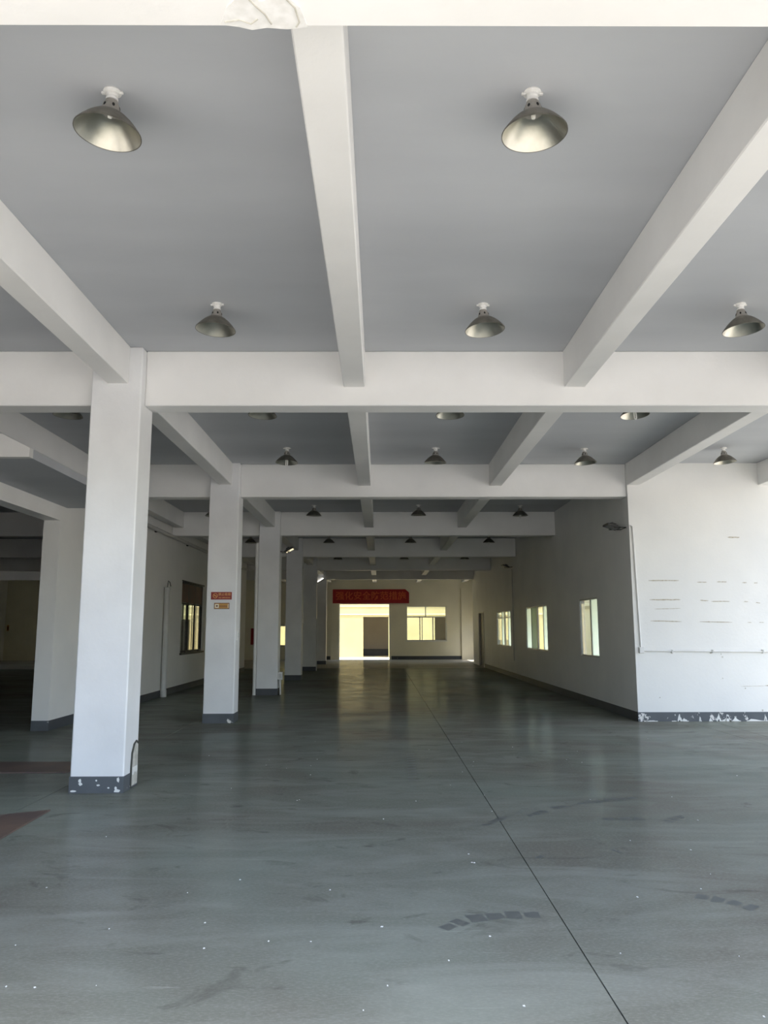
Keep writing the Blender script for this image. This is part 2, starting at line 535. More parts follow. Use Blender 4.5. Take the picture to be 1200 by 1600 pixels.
for (x, z, r) in ((4.80, .40, .012), (5.05, 1.145, .014), (5.72, 1.15, .016), (5.92, 1.08, .018), (6.28, .55, .014), (6.55, .18, .02), (5.90, 1.13, .012), (6.62, 1.15, .02), (5.90, .72, .012)):
    bm = bmesh.new()
    pts = [(x + r * (0.6 + 0.5 * random.random()) * math.cos(2 * PI * i / 8), z + r * (0.6 + 0.5 * random.random()) * math.sin(2 * PI * i / 8)) for i in range(8)]
    prism(bm, pts, 13.697, 13.70, 'y')
    obj('wall_chip', bm, M_PLASTER, wf)


# ------------------------------------------------------------------ columns
def column(k, label):
    y0, y1 = ROW(k) - 0.05, ROW(k) + 0.38
    c = boxobj('column', (CX0, CX1, y0, y1, 0, ZC if k else ZT), M_COLUMN, None, 0.012)
    tag(c, label, 'column', 'square columns in the row', 'thing')
    e = 0.004
    boxobj('base_band', (CX0 - e, CX1 + e, y0 - e, y1 + e, 0, bb), M_SKIRT_CHIP if k < 3 else M_SKIRT, c)
    return c


names = ('bright white column at the open front edge, before the first bay',
         'largest, brightest white column with broken plaster at its foot',
         'white column carrying the red and orange signs',
         'grey column with a white pipe down its left edge and a socket box',
         'grey column with a small white switch strip, two columns past the signs',
         'dim column with a thin conduit, second from the far wall',
         'dark column nearest the far wall, with a glowing tube at its top')
cols = [column(k, names[k]) for k in range(7)]

# broken plaster at the foot of the nearest column
bm = bmesh.new()
Y1 = ROW(1)
pl = [(Y1 + .14, .02), (Y1 + .36, .02), (Y1 + .37, .16), (Y1 + .355, .30), (Y1 + .36, .40), (Y1 + .31, .44), (Y1 + .25, .425), (Y1 + .185, .37), (Y1 + .16, .25), (Y1 + .145, .12)]
prism(bm, pl, CX1, CX1 + 0.007, 'x')
o = obj('broken_plaster', bm, M_PLASTER, cols[1])
o['label'] = 'crumbled grey-white plaster patch'
bm = bmesh.new()
tube(bm, [(CX1 + .008, Y1 + .15, .01), (CX1 + .008, Y1 + .15, .22), (CX1 + .008, Y1 + .165, .34), (CX1 + .008, Y1 + .22, .42), (CX1 + .008, Y1 + .29, .445), (CX1 + .007, Y1 + .34, .42)], 0.010, 8)
obj('crack_edge', bm, M_CRACK, cols[1])
bm = bmesh.new()
prism(bm, [(Y1 + .17, .20), (Y1 + .33, .20), (Y1 + .335, .15), (Y1 + .30, .13), (Y1 + .26, .155), (Y1 + .21, .125), (Y1 + .175, .135)], CX1 + .004, CX1 + 0.014, 'x')
obj('plaster_lip', bm, M_PORC, cols[1])
for (x, z, w, h) in ((-2.90, .115, .02, .03), (-2.89, .085, .025, .02), (-2.74, .12, .012, .012), (-2.72, .075, .02, .012), (-2.53, .125, .015, .035), (-2.55, .045, .02, .02), (-2.53, .02, .04, .02), (-2.62, .05, .014, .01), (-2.96, .02, .05, .012)):
    bm = bmesh.new()
    pts = [(x + w * (0.5 + 0.5 * random.random()) * math.cos(2 * PI * i / 7), z + h * (0.5 + 0.5 * random.random()) * math.sin(2 * PI * i / 7)) for i in range(7)]
    pts = [(a, max(b, 0.001)) for a, b in pts]
    prism(bm, pts, ROW(1) - 0.057, ROW(1) - 0.0535, 'y')
    obj('paint_chip', bm, M_FLAKE, cols[1])

tag(boxobj('column', (-19.2, -18.68, ROW(6), ROW(6) + .43, 0, ZT), M_COLUMN, None, 0.012), 'dim column deep in the dark left hall', 'column', 'square columns in the row', 'thing')

# ------------------------------------------------------------------ beams
ordn = ('front edge', 'first', 'second', 'third', 'fourth', 'fifth', 'sixth')


def beam(b, label, group):
    o = boxobj('beam', b, M_BEAM, None, 0.010)
    return tag(o, label, 'beam', group, 'thing')


b0 = beam((WEST + .01, EAST, 2.2, 2.765, ZT, ZC), 'bright white front edge beam with cracked plaster, directly overhead', 'cross beams')
for k in range(1, 7):
    y0, y1 = ROW(k) + TB0, ROW(k) + TB1
    x1 = EAST if k == 1 else (5.35 if k == 6 and False else XR)
    beam((CX1, x1, y0, y1, ZT, ZC), f'white cross beam over the main aisle, {ordn[k]} behind the front edge beam', 'cross beams')
    if k == 1:
        beam((WEST + .01, CX0, y0, y1, ZT, ZC), 'white cross beam running left from the brightest column', 'cross beams')
    else:
        beam((XL, CX0, y0, y1, ZT, ZC) if k < 5 else (-5.2, CX0, y0, y1, ZT, ZC), f'short shaded cross beam between the left wall and the {("", "", "sign", "third", "fourth", "fifth", "last")[k]} column', 'cross beams')
        beam((WEST + .01, XL - (0.27 if k < 5 else 0.0), y0, y1, ZT, ZC), f'dark cross beam in the left hall, {ordn[k]} from the front', 'cross beams')

where = ('left of the column row, above the small canopy', 'joining the tops of the column row', 'above the middle of the main aisle', 'right of the aisle middle, between lamp rows', 'meeting the top corner of the bright end wall', 'furthest right, ending on the bright end wall')
for i, (a, b) in enumerate(LONG):
    root = empty('beam', ((a + b) / 2, 2.765, ZL))
    tag(root, f'white lengthwise ceiling beam {where[i]}', 'beam', 'lengthwise beams', 'thing')
    for k in range(7):
        if i == 1:
            ya = ROW(k) + 0.38 if k else 2.765
            yb = ROW(k + 1) - 0.05 if k < 6 else YB
        else:
            ya = ROW(k) + TB1 if k else 2.765
            yb = ROW(k + 1) + TB0 if k < 6 else YB
        if i >= 4 and k >= 2:
            continue
        if i >= 4 and k == 1:
            yb = 13.70
        o = boxobj('beam_span', (a, b, ya, yb, ZL, ZC), M_BEAM, None, 0.008)
        o.parent = root
        o.matrix_parent_inverse = Matrix.Translation(-root.location)

beam((LONG[4][0], LONG[4][1], 37.3, YB, ZL, ZC), 'short lengthwise beam over the far bay, beyond the right wall', 'lengthwise beams')

# cracked plaster under the front beam and at the end of the right-hand beam
bm = bmesh.new()
pts = [(-.62, 2.745), (-.58, 2.66), (-.52, 2.60), (-.44, 2.63), (-.36, 2.59), (-.30, 2.66), (-.28, 2.755), (-.36, 2.768), (-.44, 2.760), (-.50, 2.772), (-.55, 2.756)]
prism(bm, pts, ZT - 0.006, ZT, 'z')
o = obj('loose_plaster', bm, M_PORC, b0)
o['label'] = 'cracked and lifting plaster patch'
for pts in (((-.60, 2.73), (-.54, 2.72), (-.50, 2.74), (-.47, 2.715)), ((-.50, 2.60), (-.47, 2.65), (-.44, 2.69), (-.42, 2.74)), ((-.36, 2.60), (-.32, 2.66), (-.31, 2.73), (-.325, 2.755))):
    bm = bmesh.new()
    tube(bm, [(x, y, ZT - 0.006) for x, y in pts], 0.004, 6)
    obj('plaster_crack', bm, M_PLASTER, b0)

# small canopy slab and its beam by the left wall
t = empty('canopy', (-5.2, 9.0, 3.57))
tag(t, 'low concrete canopy slab between the left wall and the lengthwise beam', 'canopy', None, 'thing')


def part(name, b, m, parent, bevel=0.0):
    """box given in world numbers, parented to an empty at its own place"""
    o = boxobj(name, b, m, parent, bevel)
    p = parent.matrix_basis.translation
    o.matrix_parent_inverse = Matrix.Translation(-Vector(p))
    return o


def fix(o):
    o.matrix_parent_inverse = Matrix.Translation(-Vector(o.parent.matrix_basis.translation))
    return o


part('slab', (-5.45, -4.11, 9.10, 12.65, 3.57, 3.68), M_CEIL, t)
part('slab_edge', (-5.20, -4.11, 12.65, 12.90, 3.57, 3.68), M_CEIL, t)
bm = bmesh.new()
prism(bm, [(-4.11, 3.57), (-4.11, 3.68), (-4.45, 3.85), (-5.45, 3.88), (-5.45, 3.57)], 9.0, 9.10, 'y')
fix(obj('fascia', bm, M_BEAM, t))
part('edge_beam', (-5.45, -5.20, 4.0, 12.65, 3.33, 3.57), M_BEAM, t)


# ------------------------------------------------------------------ windows and doors
def place(o, parent):
    o.parent = parent
    return o


def side_window(n, label, y0, y1, z0, z1, x, lights, m, transom=None, d=0.02, f=0.035):
    """window in a wall along y, frame at plane x; lights = (y from, y to, pane material) from near to far, posts between them"""
    w = empty(f'window_{n}')
    struct(w, label)
    for b in ((x - d, x + d, y0, y1, z0, z0 + f), (x - d, x + d, y0, y1, z1 - f, z1), (x - d, x + d, y0, y0 + f, z0 + f, z1 - f), (x - d, x + d, y1 - f, y1, z0 + f, z1 - f)):
        boxobj('frame_bar', b, m, w)
    for (a0, a1, pm), (b0, b1, qm) in zip(lights, lights[1:]):
        if b0 > a1:
            boxobj('mullion', (x - d * .8, x + d * .8, a1, b0, z0 + f, z1 - f), m, w)
    if transom:
        boxobj('transom', (x - d * .9, x + d * .9, y0 + f, y1 - f, transom - .02, transom + .02), m, w)
    for i, (a, b, pm) in enumerate(lights):
        o = boxobj('pane', (x - .004 - .001 * (i % 2), x + .004, a, b, z0 + f, z1 - f), pm, w)
        if pm is M_FROST:
            o['label'] = 'milky frosted pane'
    return w


side_window(1, 'nearest window in the right wall, a narrow two-light frame', 15.95, 17.40, .99, 2.21, XR + .03, ((15.985, 16.50, M_FROST), (16.58, 17.365, M_GLASS)), M_ALU)
side_window(2, 'wide middle window in the right wall with sliding lights', 20.80, 23.80, .99, 2.21, XR + .03, ((20.835, 21.34, M_FROST), (21.38, 22.10, M_GLASS), (22.24, 23.03, M_FROST2), (23.06, 23.765, M_FROST)), M_ALU)
side_window(3, 'furthest of the three windows in the right wall', 26.62, 29.75, .99, 2.21, XR + .03, ((26.655, 27.22, M_FROST), (27.26, 27.90, M_GLASS), (28.10, 28.60, M_FROST), (28.66, 29.715, M_GLASS)), M_ALU, 1.98)
for wn_ in (1, 2, 3):
    a, b = RW[wn_ - 1]
    boxobj('rain_hood', (XR + .12, XR + .95, a - .2, b + .2, 2.36, 2.44), M_NEIGH, bpy.data.objects[f'window_{wn_}'])  # unseen hoods added to keep direct sun from entering the windows
w4 = side_window(4, 'barred window with brown upper panes in the left wall', LWIN[0], LWIN[1], LWIN[2], LWIN[3], XL - .06, ((LWIN[0] + .05, 21.57, M_GLASS), (21.63, 22.37, M_GLASS), (22.43, LWIN[1] - .05, M_GLASS)), M_DARKFRAME, 2.27, .03, .05)
for a, b in ((20.75, 21.57), (21.63, 22.37), (22.43, 23.2)):
    boxobj('upper_board', (XL - .045, XL - .035, a, b, 2.30, 2.79), M_BROWN, w4)
for y in (20.95, 21.25, 21.95, 22.8):
    boxobj('security_bar', (XL - .020, XL - .005, y - .012, y + .012, LWIN[2], 2.25), M_DARKFRAME, w4)
boxobj('window_sill', (XL - .05, XL + .05, LWIN[0] - .05, LWIN[1] + .05, LWIN[2] - .05, LWIN[2]), M_DARKFRAME, w4)
boxobj('lintel_edge', (XL - .05, XL + .012, LWIN[0] - .02, LWIN[1] + .05, LWIN[3], LWIN[3] + .03), M_DARKFRAME, w4)


def back_window(n, label, h, ups, lows, transom, m):
    x0, x1, z0, z1 = h
    y = YB + .16
    w = empty(f'window_{n}')
    struct(w, label)
    f = .05
    for b in ((x0, x1, z0, z0 + f), (x0, x1, z1 - f, z1), (x0, x0 + f, z0 + f, z1 - f), (x1 - f, x1, z0 + f, z1 - f)):
        boxobj('frame_bar', (b[0], b[1], y - .03, y + .03, b[2], b[3]), m, w)
    zt = transom
    if zt:
        boxobj('transom', (x0 + f, x1 - f, y - .028, y + .028, zt - .03, zt + .03), m, w)
    for bars, a, b in ((ups, (zt or z0 + f) + (.03 if zt else 0), z1 - f), (lows if zt else (), z0 + f, (zt or 0) - .03)):
        for x, wd in bars:
            boxobj('mullion', (x - wd / 2, x + wd / 2, y - .026, y + .026, a, b), m, w)
        xs_ = [x0 + f] + [v for x, wd in bars for v in (x - wd / 2, x + wd / 2)] + [x1 - f]
        if b > a:
            for p, q in zip(xs_[::2], xs_[1::2]):
                boxobj('pane', (p, q, y - .004, y + .004, a, b), M_GLASS, w)
    return w


w5 = back_window(5, 'window right of the far doorway with sliding lights under a transom', FW, ((2.47, .05),), ((2.16, .05), (2.28, .04), (2.86, .06)), 2.25, M_WHITEALU)
boxobj('window_sill', (FW[0] - .05, FW[1] + .05, YB - .06, YB + .10, FW[2] - .04, FW[2]), M_WHITEALU, w5)
back_window(6, 'small bright window seen between the dim columns', FW2, (), (), None, M_DARKFRAME)
back_window(7, 'high window in the far wall of the left hall', FW3, ((-10.1, .06), (-9.65, .06)), (), None, M_DARKFRAME)

back_window(8, 'unseen window added to brighten the left hall', FILL_WIN, (), (), None, M_ALU)

d1 = empty('door_1')
struct(d1, 'open far doorway with a thin pale frame under the banner')
for b in ((FD[0], FD[0] + .05, YB - .02, YB + .20, 0, FD[3]), (FD[1] - .05, FD[1], YB - .02, YB + .20, 0, FD[3]), (FD[0] + .05, FD[1] - .05, YB + .02, YB + .20, FD[3] - .05, FD[3])):
    boxobj('frame_bar', b, M_WHITEALU, d1)
d2 = empty('door_2')
struct(d2, 'dark recessed door at the far end of the right wall')
boxobj('door_leaf', (XR + .07, XR + .11, 33.45, 35.05, .01, 2.28), M_DOOR, d2)
boxobj('frame_bar', (XR - .02, XR + .13, 33.40, 33.45, 0, 2.33), M_DOORFRAME, d2)
boxobj('frame_bar', (XR - .02, XR + .13, 35.05, 35.10, 0, 2.33), M_DOORFRAME, d2)
boxobj('frame_bar', (XR - .02, XR + .13, 33.45, 35.05, 2.28, 2.33), M_DOORFRAME, d2)
boxobj('handle', (XR + .03, XR + .07, 34.85, 34.95, 1.0, 1.04), M_ALU, d2)
d4 = empty('added_doorway')
struct(d4, 'unseen open side doorway added to light the far bay')  # out-of-view doorway, added as a light source for the far wall
for b in ((5.33, 5.61, 39.2, 39.26, 0, 2.7), (5.33, 5.61, 41.54, 41.6, 0, 2.7), (5.33, 5.61, 39.26, 41.54, 2.64, 2.7)):
    boxobj('frame_bar', b, M_DOORFRAME, d4)
d3 = empty('door_3')
struct(d3, 'pale door leaf in the far wall of the dark left hall')
boxobj('door_leaf', (-18.2, -17.0, YB - .05, YB, 0, 3.6), M_DOORFRAME, d3)

# ------------------------------------------------------------------ outside the far door and the right windows
YC = 49.0
cw = struct(obj('wall_court', wall_mesh(-16, 14, -.145, 5.2, YC, YC + .24, [(-1.02, .55, -.10, 2.37), (3.42, 4.6, -.10, 2.35)], 'x'), M_COURT), 'sunlit yellow wall across the rear court, seen through the far doorway')
boxobj('wall_band', (-16, 14, YC - .04, YC, 2.50, 2.55), M_NEIGH, cw)
boxobj('wall_band', (-16, 14, YC - .03, YC, 3.00, 3.03), M_NEIGH, cw)
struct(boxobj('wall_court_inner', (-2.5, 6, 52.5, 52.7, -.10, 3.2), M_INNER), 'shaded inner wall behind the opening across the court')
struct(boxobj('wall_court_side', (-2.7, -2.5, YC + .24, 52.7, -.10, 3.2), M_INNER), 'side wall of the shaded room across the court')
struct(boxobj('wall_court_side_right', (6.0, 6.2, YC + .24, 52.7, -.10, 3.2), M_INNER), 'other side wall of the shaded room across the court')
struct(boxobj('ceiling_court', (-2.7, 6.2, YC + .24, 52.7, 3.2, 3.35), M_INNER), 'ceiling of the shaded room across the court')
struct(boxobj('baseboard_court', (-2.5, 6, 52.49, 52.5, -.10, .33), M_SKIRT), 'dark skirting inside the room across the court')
nw = struct(boxobj('wall_neighbour', (10.2, 10.44, 15.5, 42.0, -.145, 5.5), M_NEIGH), 'pale sunlit wall of the next building outside the right windows')
boxobj('wall_band', (10.15, 10.2, 15.5, 42.0, 2.55, 2.70), M_COURT, nw)


# ------------------------------------------------------------------ lamps
def make_lamp():
    root = empty('ceiling_lamp')
    bm = bmesh.new()
    lathe(bm, [(0, 0), (.048, 0), (.050, -.007), (.044, -.012), (.030, -.015), (.033, -.024), (.030, -.033), (.021, -.037), (.021, -.041), (.033, -.044), (.033, -.056), (0, -.058)], 28)
    obj('lamp_base', bm, M_PORC, root, smooth=True)
    for s in (-1, 1):
        bm = bmesh.new()
        box(bm, s * .048 - .012, s * .048 + .012, -.009, .009, -.016, -.001)
        obj('base_lug', bm, M_PORC, root, 0.003)
    bm = bmesh.new()
    # thin bell: outer skin and back up the inside
    prof = [(.053, -.126), (.068, -.133), (.090, -.147), (.113, -.166), (.136, -.188), (.158, -.213), (.176, -.236), (.181, -.243), (.181, -.249), (.177, -.248), (.155, -.216), (.133, -.191), (.110, -.169), (.087, -.150), (.065, -.136), (.050, -.130)]
    lathe(bm, prof, 48, True)
    sh = obj('shade', bm, M_SHADE, root, smooth=True)
    bm = bmesh.new()
    lathe(bm, [(.1765, -.2475), (.1545, -.2175), (.1325, -.1925), (.1095, -.1705), (.0865, -.1515), (.064, -.1375), (.046, -.1330), (.045, -.130), (.063, -.1345), (.0865, -.1485), (.1095, -.1675), (.1325, -.1895), (.1545, -.2145), (.177, -.2450)], 48, True)
    obj('reflector', bm, M_REFL, sh, smooth=True)
    bm = bmesh.new()
    lathe(bm, [(0, -.056), (.026, -.057), (.034, -.061), (.036, -.068), (.037, -.074), (.043, -.082), (.049, -.104), (.054, -.126), (.056, -.133), (.044, -.133), (0, -.126)], 28)
    obj('neck', bm, M_CAST, sh, smooth=True)
    hole = None
    for i in range(6):
        a = -PI / 2 + .35 + i * PI / 3
        if hole is None:
            bm = bmesh.new()
            n = 12
            lathe(bm, [(0, .0015), (.0075, .0012), (.0078, -.005), (0, -.005)], n)
            hole = obj('vent_hole', bm, M_BLACK, sh)
            h = hole
        else:
            h = hole.copy()
            COL.objects.link(h)
        h.parent = sh
        nrm = Vector((math.cos(a), math.sin(a), .25)).normalized()
        h.matrix_basis = Matrix.Translation((math.cos(a) * .0475, math.sin(a) * .0475, -.099)) @ nrm.to_track_quat('Z', 'Y').to_matrix().to_4x4() @ Matrix.Diagonal((1.0, 1.5, 1, 1))
    return root, sh


lamp_root, lamp_shade = make_lamp()
bm = bmesh.new()
for dx in (-.013, .013):
    tube(bm, [(dx, 0, -.128), (dx, 0, -.285), (dx * .6, 0, -.297), (0, 0, -.30)], .0095, 10)
lathe(bm, [(0, -.127), (.024, -.128), (.024, -.165), (0, -.167)], 20)
bulb_mesh_obj = obj('bulb', bm, M_BULB, lamp_shade, smooth=True)
bm = bmesh.new()
lathe(bm, [(0, -.128), (.012, -.129), (.013, -.150), (.010, -.157), (0, -.158)], 20)
stub_mesh_obj = obj('bulb', bm, M_BULB, lamp_shade, smooth=True)

# x, y, tilt about x (towards the entrance), tilt about y (right side down), tube bulb?, label
dg = math.radians
LAMPS = [
    (-1.475, 3.94, -2, 5, 0, 'large nearest metal bell lamp, left of the middle beam, tilted right'),
    (0.85, 3.94, -2, -2, 0, 'large nearest metal bell lamp, right of the middle beam, tilted left'),
    (-1.48, 6.79, 0, 2.5, 0, 'metal bell lamp before the first cross beam, left of the middle beam'),
    (0.95, 6.80, 1, -4, 0, 'metal bell lamp before the first cross beam, right of the middle beam'),
    (3.31, 6.79, 0, -4, 0, 'metal bell lamp before the first cross beam, right of the right aisle beam'),
    (-3.95, 9.67, 0, 3, 0, 'lamp rim just showing under the first cross beam, left of the columns'),
    (-1.48, 9.67, 2, 2, 0, 'lamp rim peeping under the first cross beam, left of the middle beam'),
    (0.90, 9.67, 2, 0, 0, 'lamp rim peeping under the first cross beam, right of the middle beam'),
    (3.25, 9.67, 3, -3, 1, 'lamp with a bare tube bulb peeping under the first cross beam at right'),
    (-1.51, 12.50, 2, 1, 1, 'dark bell lamp with a tube bulb below its rim, in the second bay'),
    (0.92, 12.50, -4, 2, 0, 'dark bell lamp in the second bay, right of the middle beam, seen edge-on'),
    (3.37, 12.55, 0, -3, 0, 'bell lamp in the second bay by the right aisle beam, with a bright glint'),
    (5.64, 12.50, 0, -4, 0, 'bell lamp hanging before the bright end wall'),
    (-3.98, 18.50, 0, 0, 0, 'dark lamp half hidden behind the sign column, third bay'),
    (-1.56, 18.45, -3, 2, 0, 'small dark bell lamp in the third bay, left of the middle beam'),
    (0.93, 18.40, -3, 1, 0, 'small dark bell lamp in the third bay, near the aisle middle'),
    (3.37, 18.50, -2, 0, 1, 'small dark bell lamp in the third bay near the right wall, bulb tip showing'),
    (-4.02, 24.30, 0, 0, 0, 'small dark lamp seen between the sign column and the next'),
    (-1.58, 24.30, -3, 0, 0, 'tiny dark lamp in the fourth bay, left of the middle beam'),
    (0.97, 24.30, -3, 0, 0, 'tiny dark lamp in the fourth bay, near the aisle middle'),
    (3.42, 24.30, -3, 0, 1, 'tiny dark lamp in the fourth bay, nearest the right wall'),
    (-1.60, 30.05, 0, 0, 0, 'sliver of a lamp in the fifth bay, left of the middle beam'),
    (0.95, 30.05, 0, 0, 0, 'sliver of a lamp in the fifth bay, near the aisle middle'),
    (3.28, 30.05, 0, 0, 1, 'sliver of a lamp in the fifth bay, nearest the right wall'),
]
PIVOT = Vector((0, 0, -.058))


roots = [lamp_root] + [copy_tree(lamp_root) for _ in LAMPS[1:]]
bulb_data, stub_data = bulb_mesh_obj.data, stub_mesh_obj.data


def set_lamp(root, L):
    x, y, tx, ty, b, label = L
    root.location = (x, y, ZC)
    tag(root, label, 'lamp', 'bell lamps under the ceiling')
    for c in list(root.children):
        if c.name.startswith('shade'):
            rot = Matrix.Rotation(dg(ty), 4, 'Y') @ Matrix.Rotation(dg(-tx), 4, 'X') @ Matrix.Rotation(random.uniform(-.5, .5), 4, 'Z')
            c.matrix_basis = Matrix.Translation(PIVOT) @ rot @ Matrix.Translation(-PIVOT)
            for h in list(c.children):
                if h.name.startswith('bulb') and h.data is (stub_data if b else bulb_data):
                    bpy.data.objects.remove(h)


for r, L in zip(roots, LAMPS):
    set_lamp(r, L)


# ------------------------------------------------------------------ floodlights
def floodlight(loc, rotz, tilt, label, face, group='black floodlights'):
    root = empty('floodlight', loc)
    root.rotation_euler = (0, 0, rotz)
    tag(root, label, 'floodlight', group)
    rot = Matrix.Translation((0, -.10, 0)) @ Matrix.Rotation(tilt, 4, 'X')
    def P(name, b, m, bevel=0):
        o = boxobj(name, b, m, root, bevel)
        o.matrix_basis = rot
        return o
    P('housing', (-.16, .16, -.24, 0, -.022, .016), M_DARKMETAL, .006)
    P('glass', (-.14, .14, -.22, -.02, -.026, -.021), face)
    for i in range(6):
        P('cooling_fin', (-.12 + i * .045, -.108 + i * .045, -.20, -.04, .016, .034), M_DARKMETAL)
    P('driver_box', (-.05, .05, -.15, -.06, .034, .07), M_DARKMETAL, .004)
    bm = bmesh.new()
    tube(bm, [(-.165, -.22, 0), (-.165, -.02, .0), (-.16, 0, 0), (.16, 0, 0), (.165, -.02, 0), (.165, -.22, 0)], .008, 6)
    obj('bracket', bm, M_DARKMETAL, root)
    return root


floodlight((XR, 14.02, 3.36), PI * .5 * -1, -.32, 'black floodlight sticking out at the corner of the bright end wall', M_GLOSSGLASS)
floodlight((XR, 26.1, 3.62), -PI / 2, -.3, 'small black floodlight high on the shaded right wall', M_GLOSSGLASS)
floodlight((CX1, ROW(3) + .22, 3.50), PI / 2, -.5, 'small black floodlight high on the column with the white pipe', M_GLOSSGLASS)
tl = empty('glowing_tube', (-2.78, ROW(6) - .05, 3.86))
tag(tl, 'short slanting glowing tube near the top of the last dark column', 'lamp')
bm = bmesh.new()
tube(bm, [(-.15, -.05, -.09), (.15, -.05, .09)], .022, 10)
obj('tube', bm, M_GLOW, tl, smooth=True)
bm = bmesh.new()
tube(bm, [(-.17, -.02, -.125), (.17, -.02, .08)], .03, 8)
obj('batten', bm, M_DARKMETAL, tl)
boxobj('wall_clip', (-.03, .03, -.02, 0, -.06, .02), M_DARKMETAL, tl)

# ------------------------------------------------------------------ conduits and boxes
bm = bmesh.new()
yw = 13.686
tube(bm, [(4.43, yw, 3.37), (4.455, yw, 3.37), (4.47, yw, 3.355), (4.515, yw, 1.25)], .014, 8)
tag(obj('conduit', bm, M_PVC, None, smooth=True), 'thin white conduit dropping from the corner floodlight', 'conduit', 'white conduits')
bm = bmesh.new()
tube(bm, [(4.56, yw, 1.19), (5.2, yw, 1.185), (5.9, yw, 1.175), (6.6, yw, 1.17), (EAST, yw, 1.165)], .016, 8)
c = tag(obj('conduit', bm, M_PVC, None, smooth=True), 'long white conduit running level across the bright end wall', 'conduit', 'white conduits')
for x in (5.05, 5.75, 6.62):
    boxobj('clip', (x - .012, x + .012, 13.665, 13.70, 1.150, 1.205), M_GREYPVC, c)
j = boxobj('junction_box', (4.475, 4.56, 13.655, 13.70, 1.15, 1.25), M_PVC, None, .006)
tag(j, 'small white junction box where the wall conduits meet', 'junction box')
boxobj('box_lid', (4.482, 4.553, 13.650, 13.655, 1.157, 1.243), M_PVC, j)

bm = bmesh.new()
lathe(bm, [(0, 0), (.075, 0), (.075, .16), (.064, .17), (.064, 2.52), (.072, 2.53), (.072, 2.58), (.055, 2.585), (.05, 2.50), (0, 2.50)], 20)
dp = obj('drain_pipe', bm, M_GREYPVC, None, smooth=True)
dp.location = (XL + .08, 18.95, 0)
tag(dp, 'grey upright pipe standing against the left wall, open at the top', 'pipe')
bm = bmesh.new()
tube(bm, [(0, 0, 2.50), (.01, -.01, 2.62), (.03, -.03, 2.74), (.07, -.05, 2.70), (.10, -.06, 2.60)], .010, 6)
obj('loose_wire', bm, M_DARKFRAME, dp)
bm = bmesh.new()
tube(bm, [(XL + .06, 13.0, 3.86), (XL + .06, 18, 3.86), (XL + .06, 30.05, 3.86)], .045, 10)
hp = tag(obj('pipe', bm, M_GREYPVC, None, smooth=True), 'grey pipe running level high along the left wall', 'pipe')
for y in (15, 18, 21, 24, 27):
    boxobj('pipe_clip', (XL, XL + .05, y - .02, y + .02, 3.80, 3.92), M_DARKFRAME, hp)
bm = bmesh.new()
y3 = ROW(3) - .05
tube(bm, [(CX0 - .045, y3 + .03, 0), (CX0 - .045, y3 + .03, 3.7)], .042, 12)
tag(obj('pipe', bm, M_PVC, None, smooth=True), 'white pipe down the left edge of the third column', 'pipe')
s3 = boxobj('socket_box', (CX1, CX1 + .11, y3 + .05, y3 + .17, .36, .55), M_PVC, None, .006)
tag(s3, 'white socket box low on the column with the pipe', 'socket box')
boxobj('socket_face', (CX1 + .02, CX1 + .09, y3 + .044, y3 + .05, .40, .51), M_GREYPVC, s3)
bm = bmesh.new()
tube(bm, [(CX1 + .05, y3 + .11, .36), (CX1 + .055, y3 + .11, .2), (CX1 + .06, y3 + .11, 0)], .022, 8)
tag(obj('conduit', bm, M_PVC, None, smooth=True), 'short white conduit from the socket box to the floor', 'conduit', 'white conduits')
s4 = boxobj('switch_strip', (CX1, CX1 + .03, ROW(4) + .0, ROW(4) + .08, 1.77, 2.09), M_PORC, None, .004)
tag(s4, 'narrow white switch strip on the edge of the fourth column', 'switch')
s2 = boxobj('switch_box', (CX1, CX1 + .02, ROW(2) + .05, ROW(2) + .16, 1.38, 1.56), M_PVC, None, .004)
tag(s2, 'small white switch box on the side of the sign column', 'switch')
boxobj('switch_key', (CX1 + .02, CX1 + .026, ROW(2) + .08, ROW(2) + .13, 1.43, 1.51), M_GREYPVC, s2)
bm = bmesh.new()
tube(bm, [(CX1 + .02, ROW(5) - .02, 0), (CX1 + .02, ROW(5) - .02, 2.0)], .02, 8)
tag(obj('conduit', bm, M_PVC, None, smooth=True), 'thin white conduit up the edge of the fifth column', 'conduit', 'white conduits')
tag(boxobj('socket_box', (CX1 - .10, CX1 - .02, ROW(6) - .08, ROW(6) - .05, .32, .44), M_PORC, None, .004), 'tiny white socket low on the last dark column', 'socket box')


bm = bmesh.new()
tube(bm, [(XR - .015, 26.0, 0.55), (XR - .015, 26.0, 3.55)], .014, 8)
tag(obj('conduit', bm, M_GREYPVC, None, smooth=True), 'thin grey conduit dropping down the shaded right wall between two windows', 'conduit', 'white conduits')

# ------------------------------------------------------------------ banner and signs
def text_part(name, body, size, m, parent, loc, extrude=.004, sx=1.0):
    cu = bpy.data.curves.new(name, 'FONT')
    cu.body = body
    cu.size = size
    cu.extrude = extrude
    cu.offset = 0.012 * size
    cu.align_x = 'CENTER'
    cu.align_y = 'CENTER'
    cu.resolution_u = 3
    tmp = bpy.data.objects.new(name, cu)
    COL.objects.link(tmp)
    me = bpy.data.meshes.new_from_object(tmp.evaluated_get(bpy.context.evaluated_depsgraph_get()))
    bpy.data.objects.remove(tmp)
    me.materials.clear()
    me.materials.append(m)
    o = bpy.data.objects.new(name, me)
    COL.objects.link(o)
    o.parent = parent
    o.matrix_basis = Matrix.Translation(loc) @ Matrix.Rotation(PI / 2, 4, 'X') @ Matrix.Diagonal((sx, 1, 1, 1))
    return o


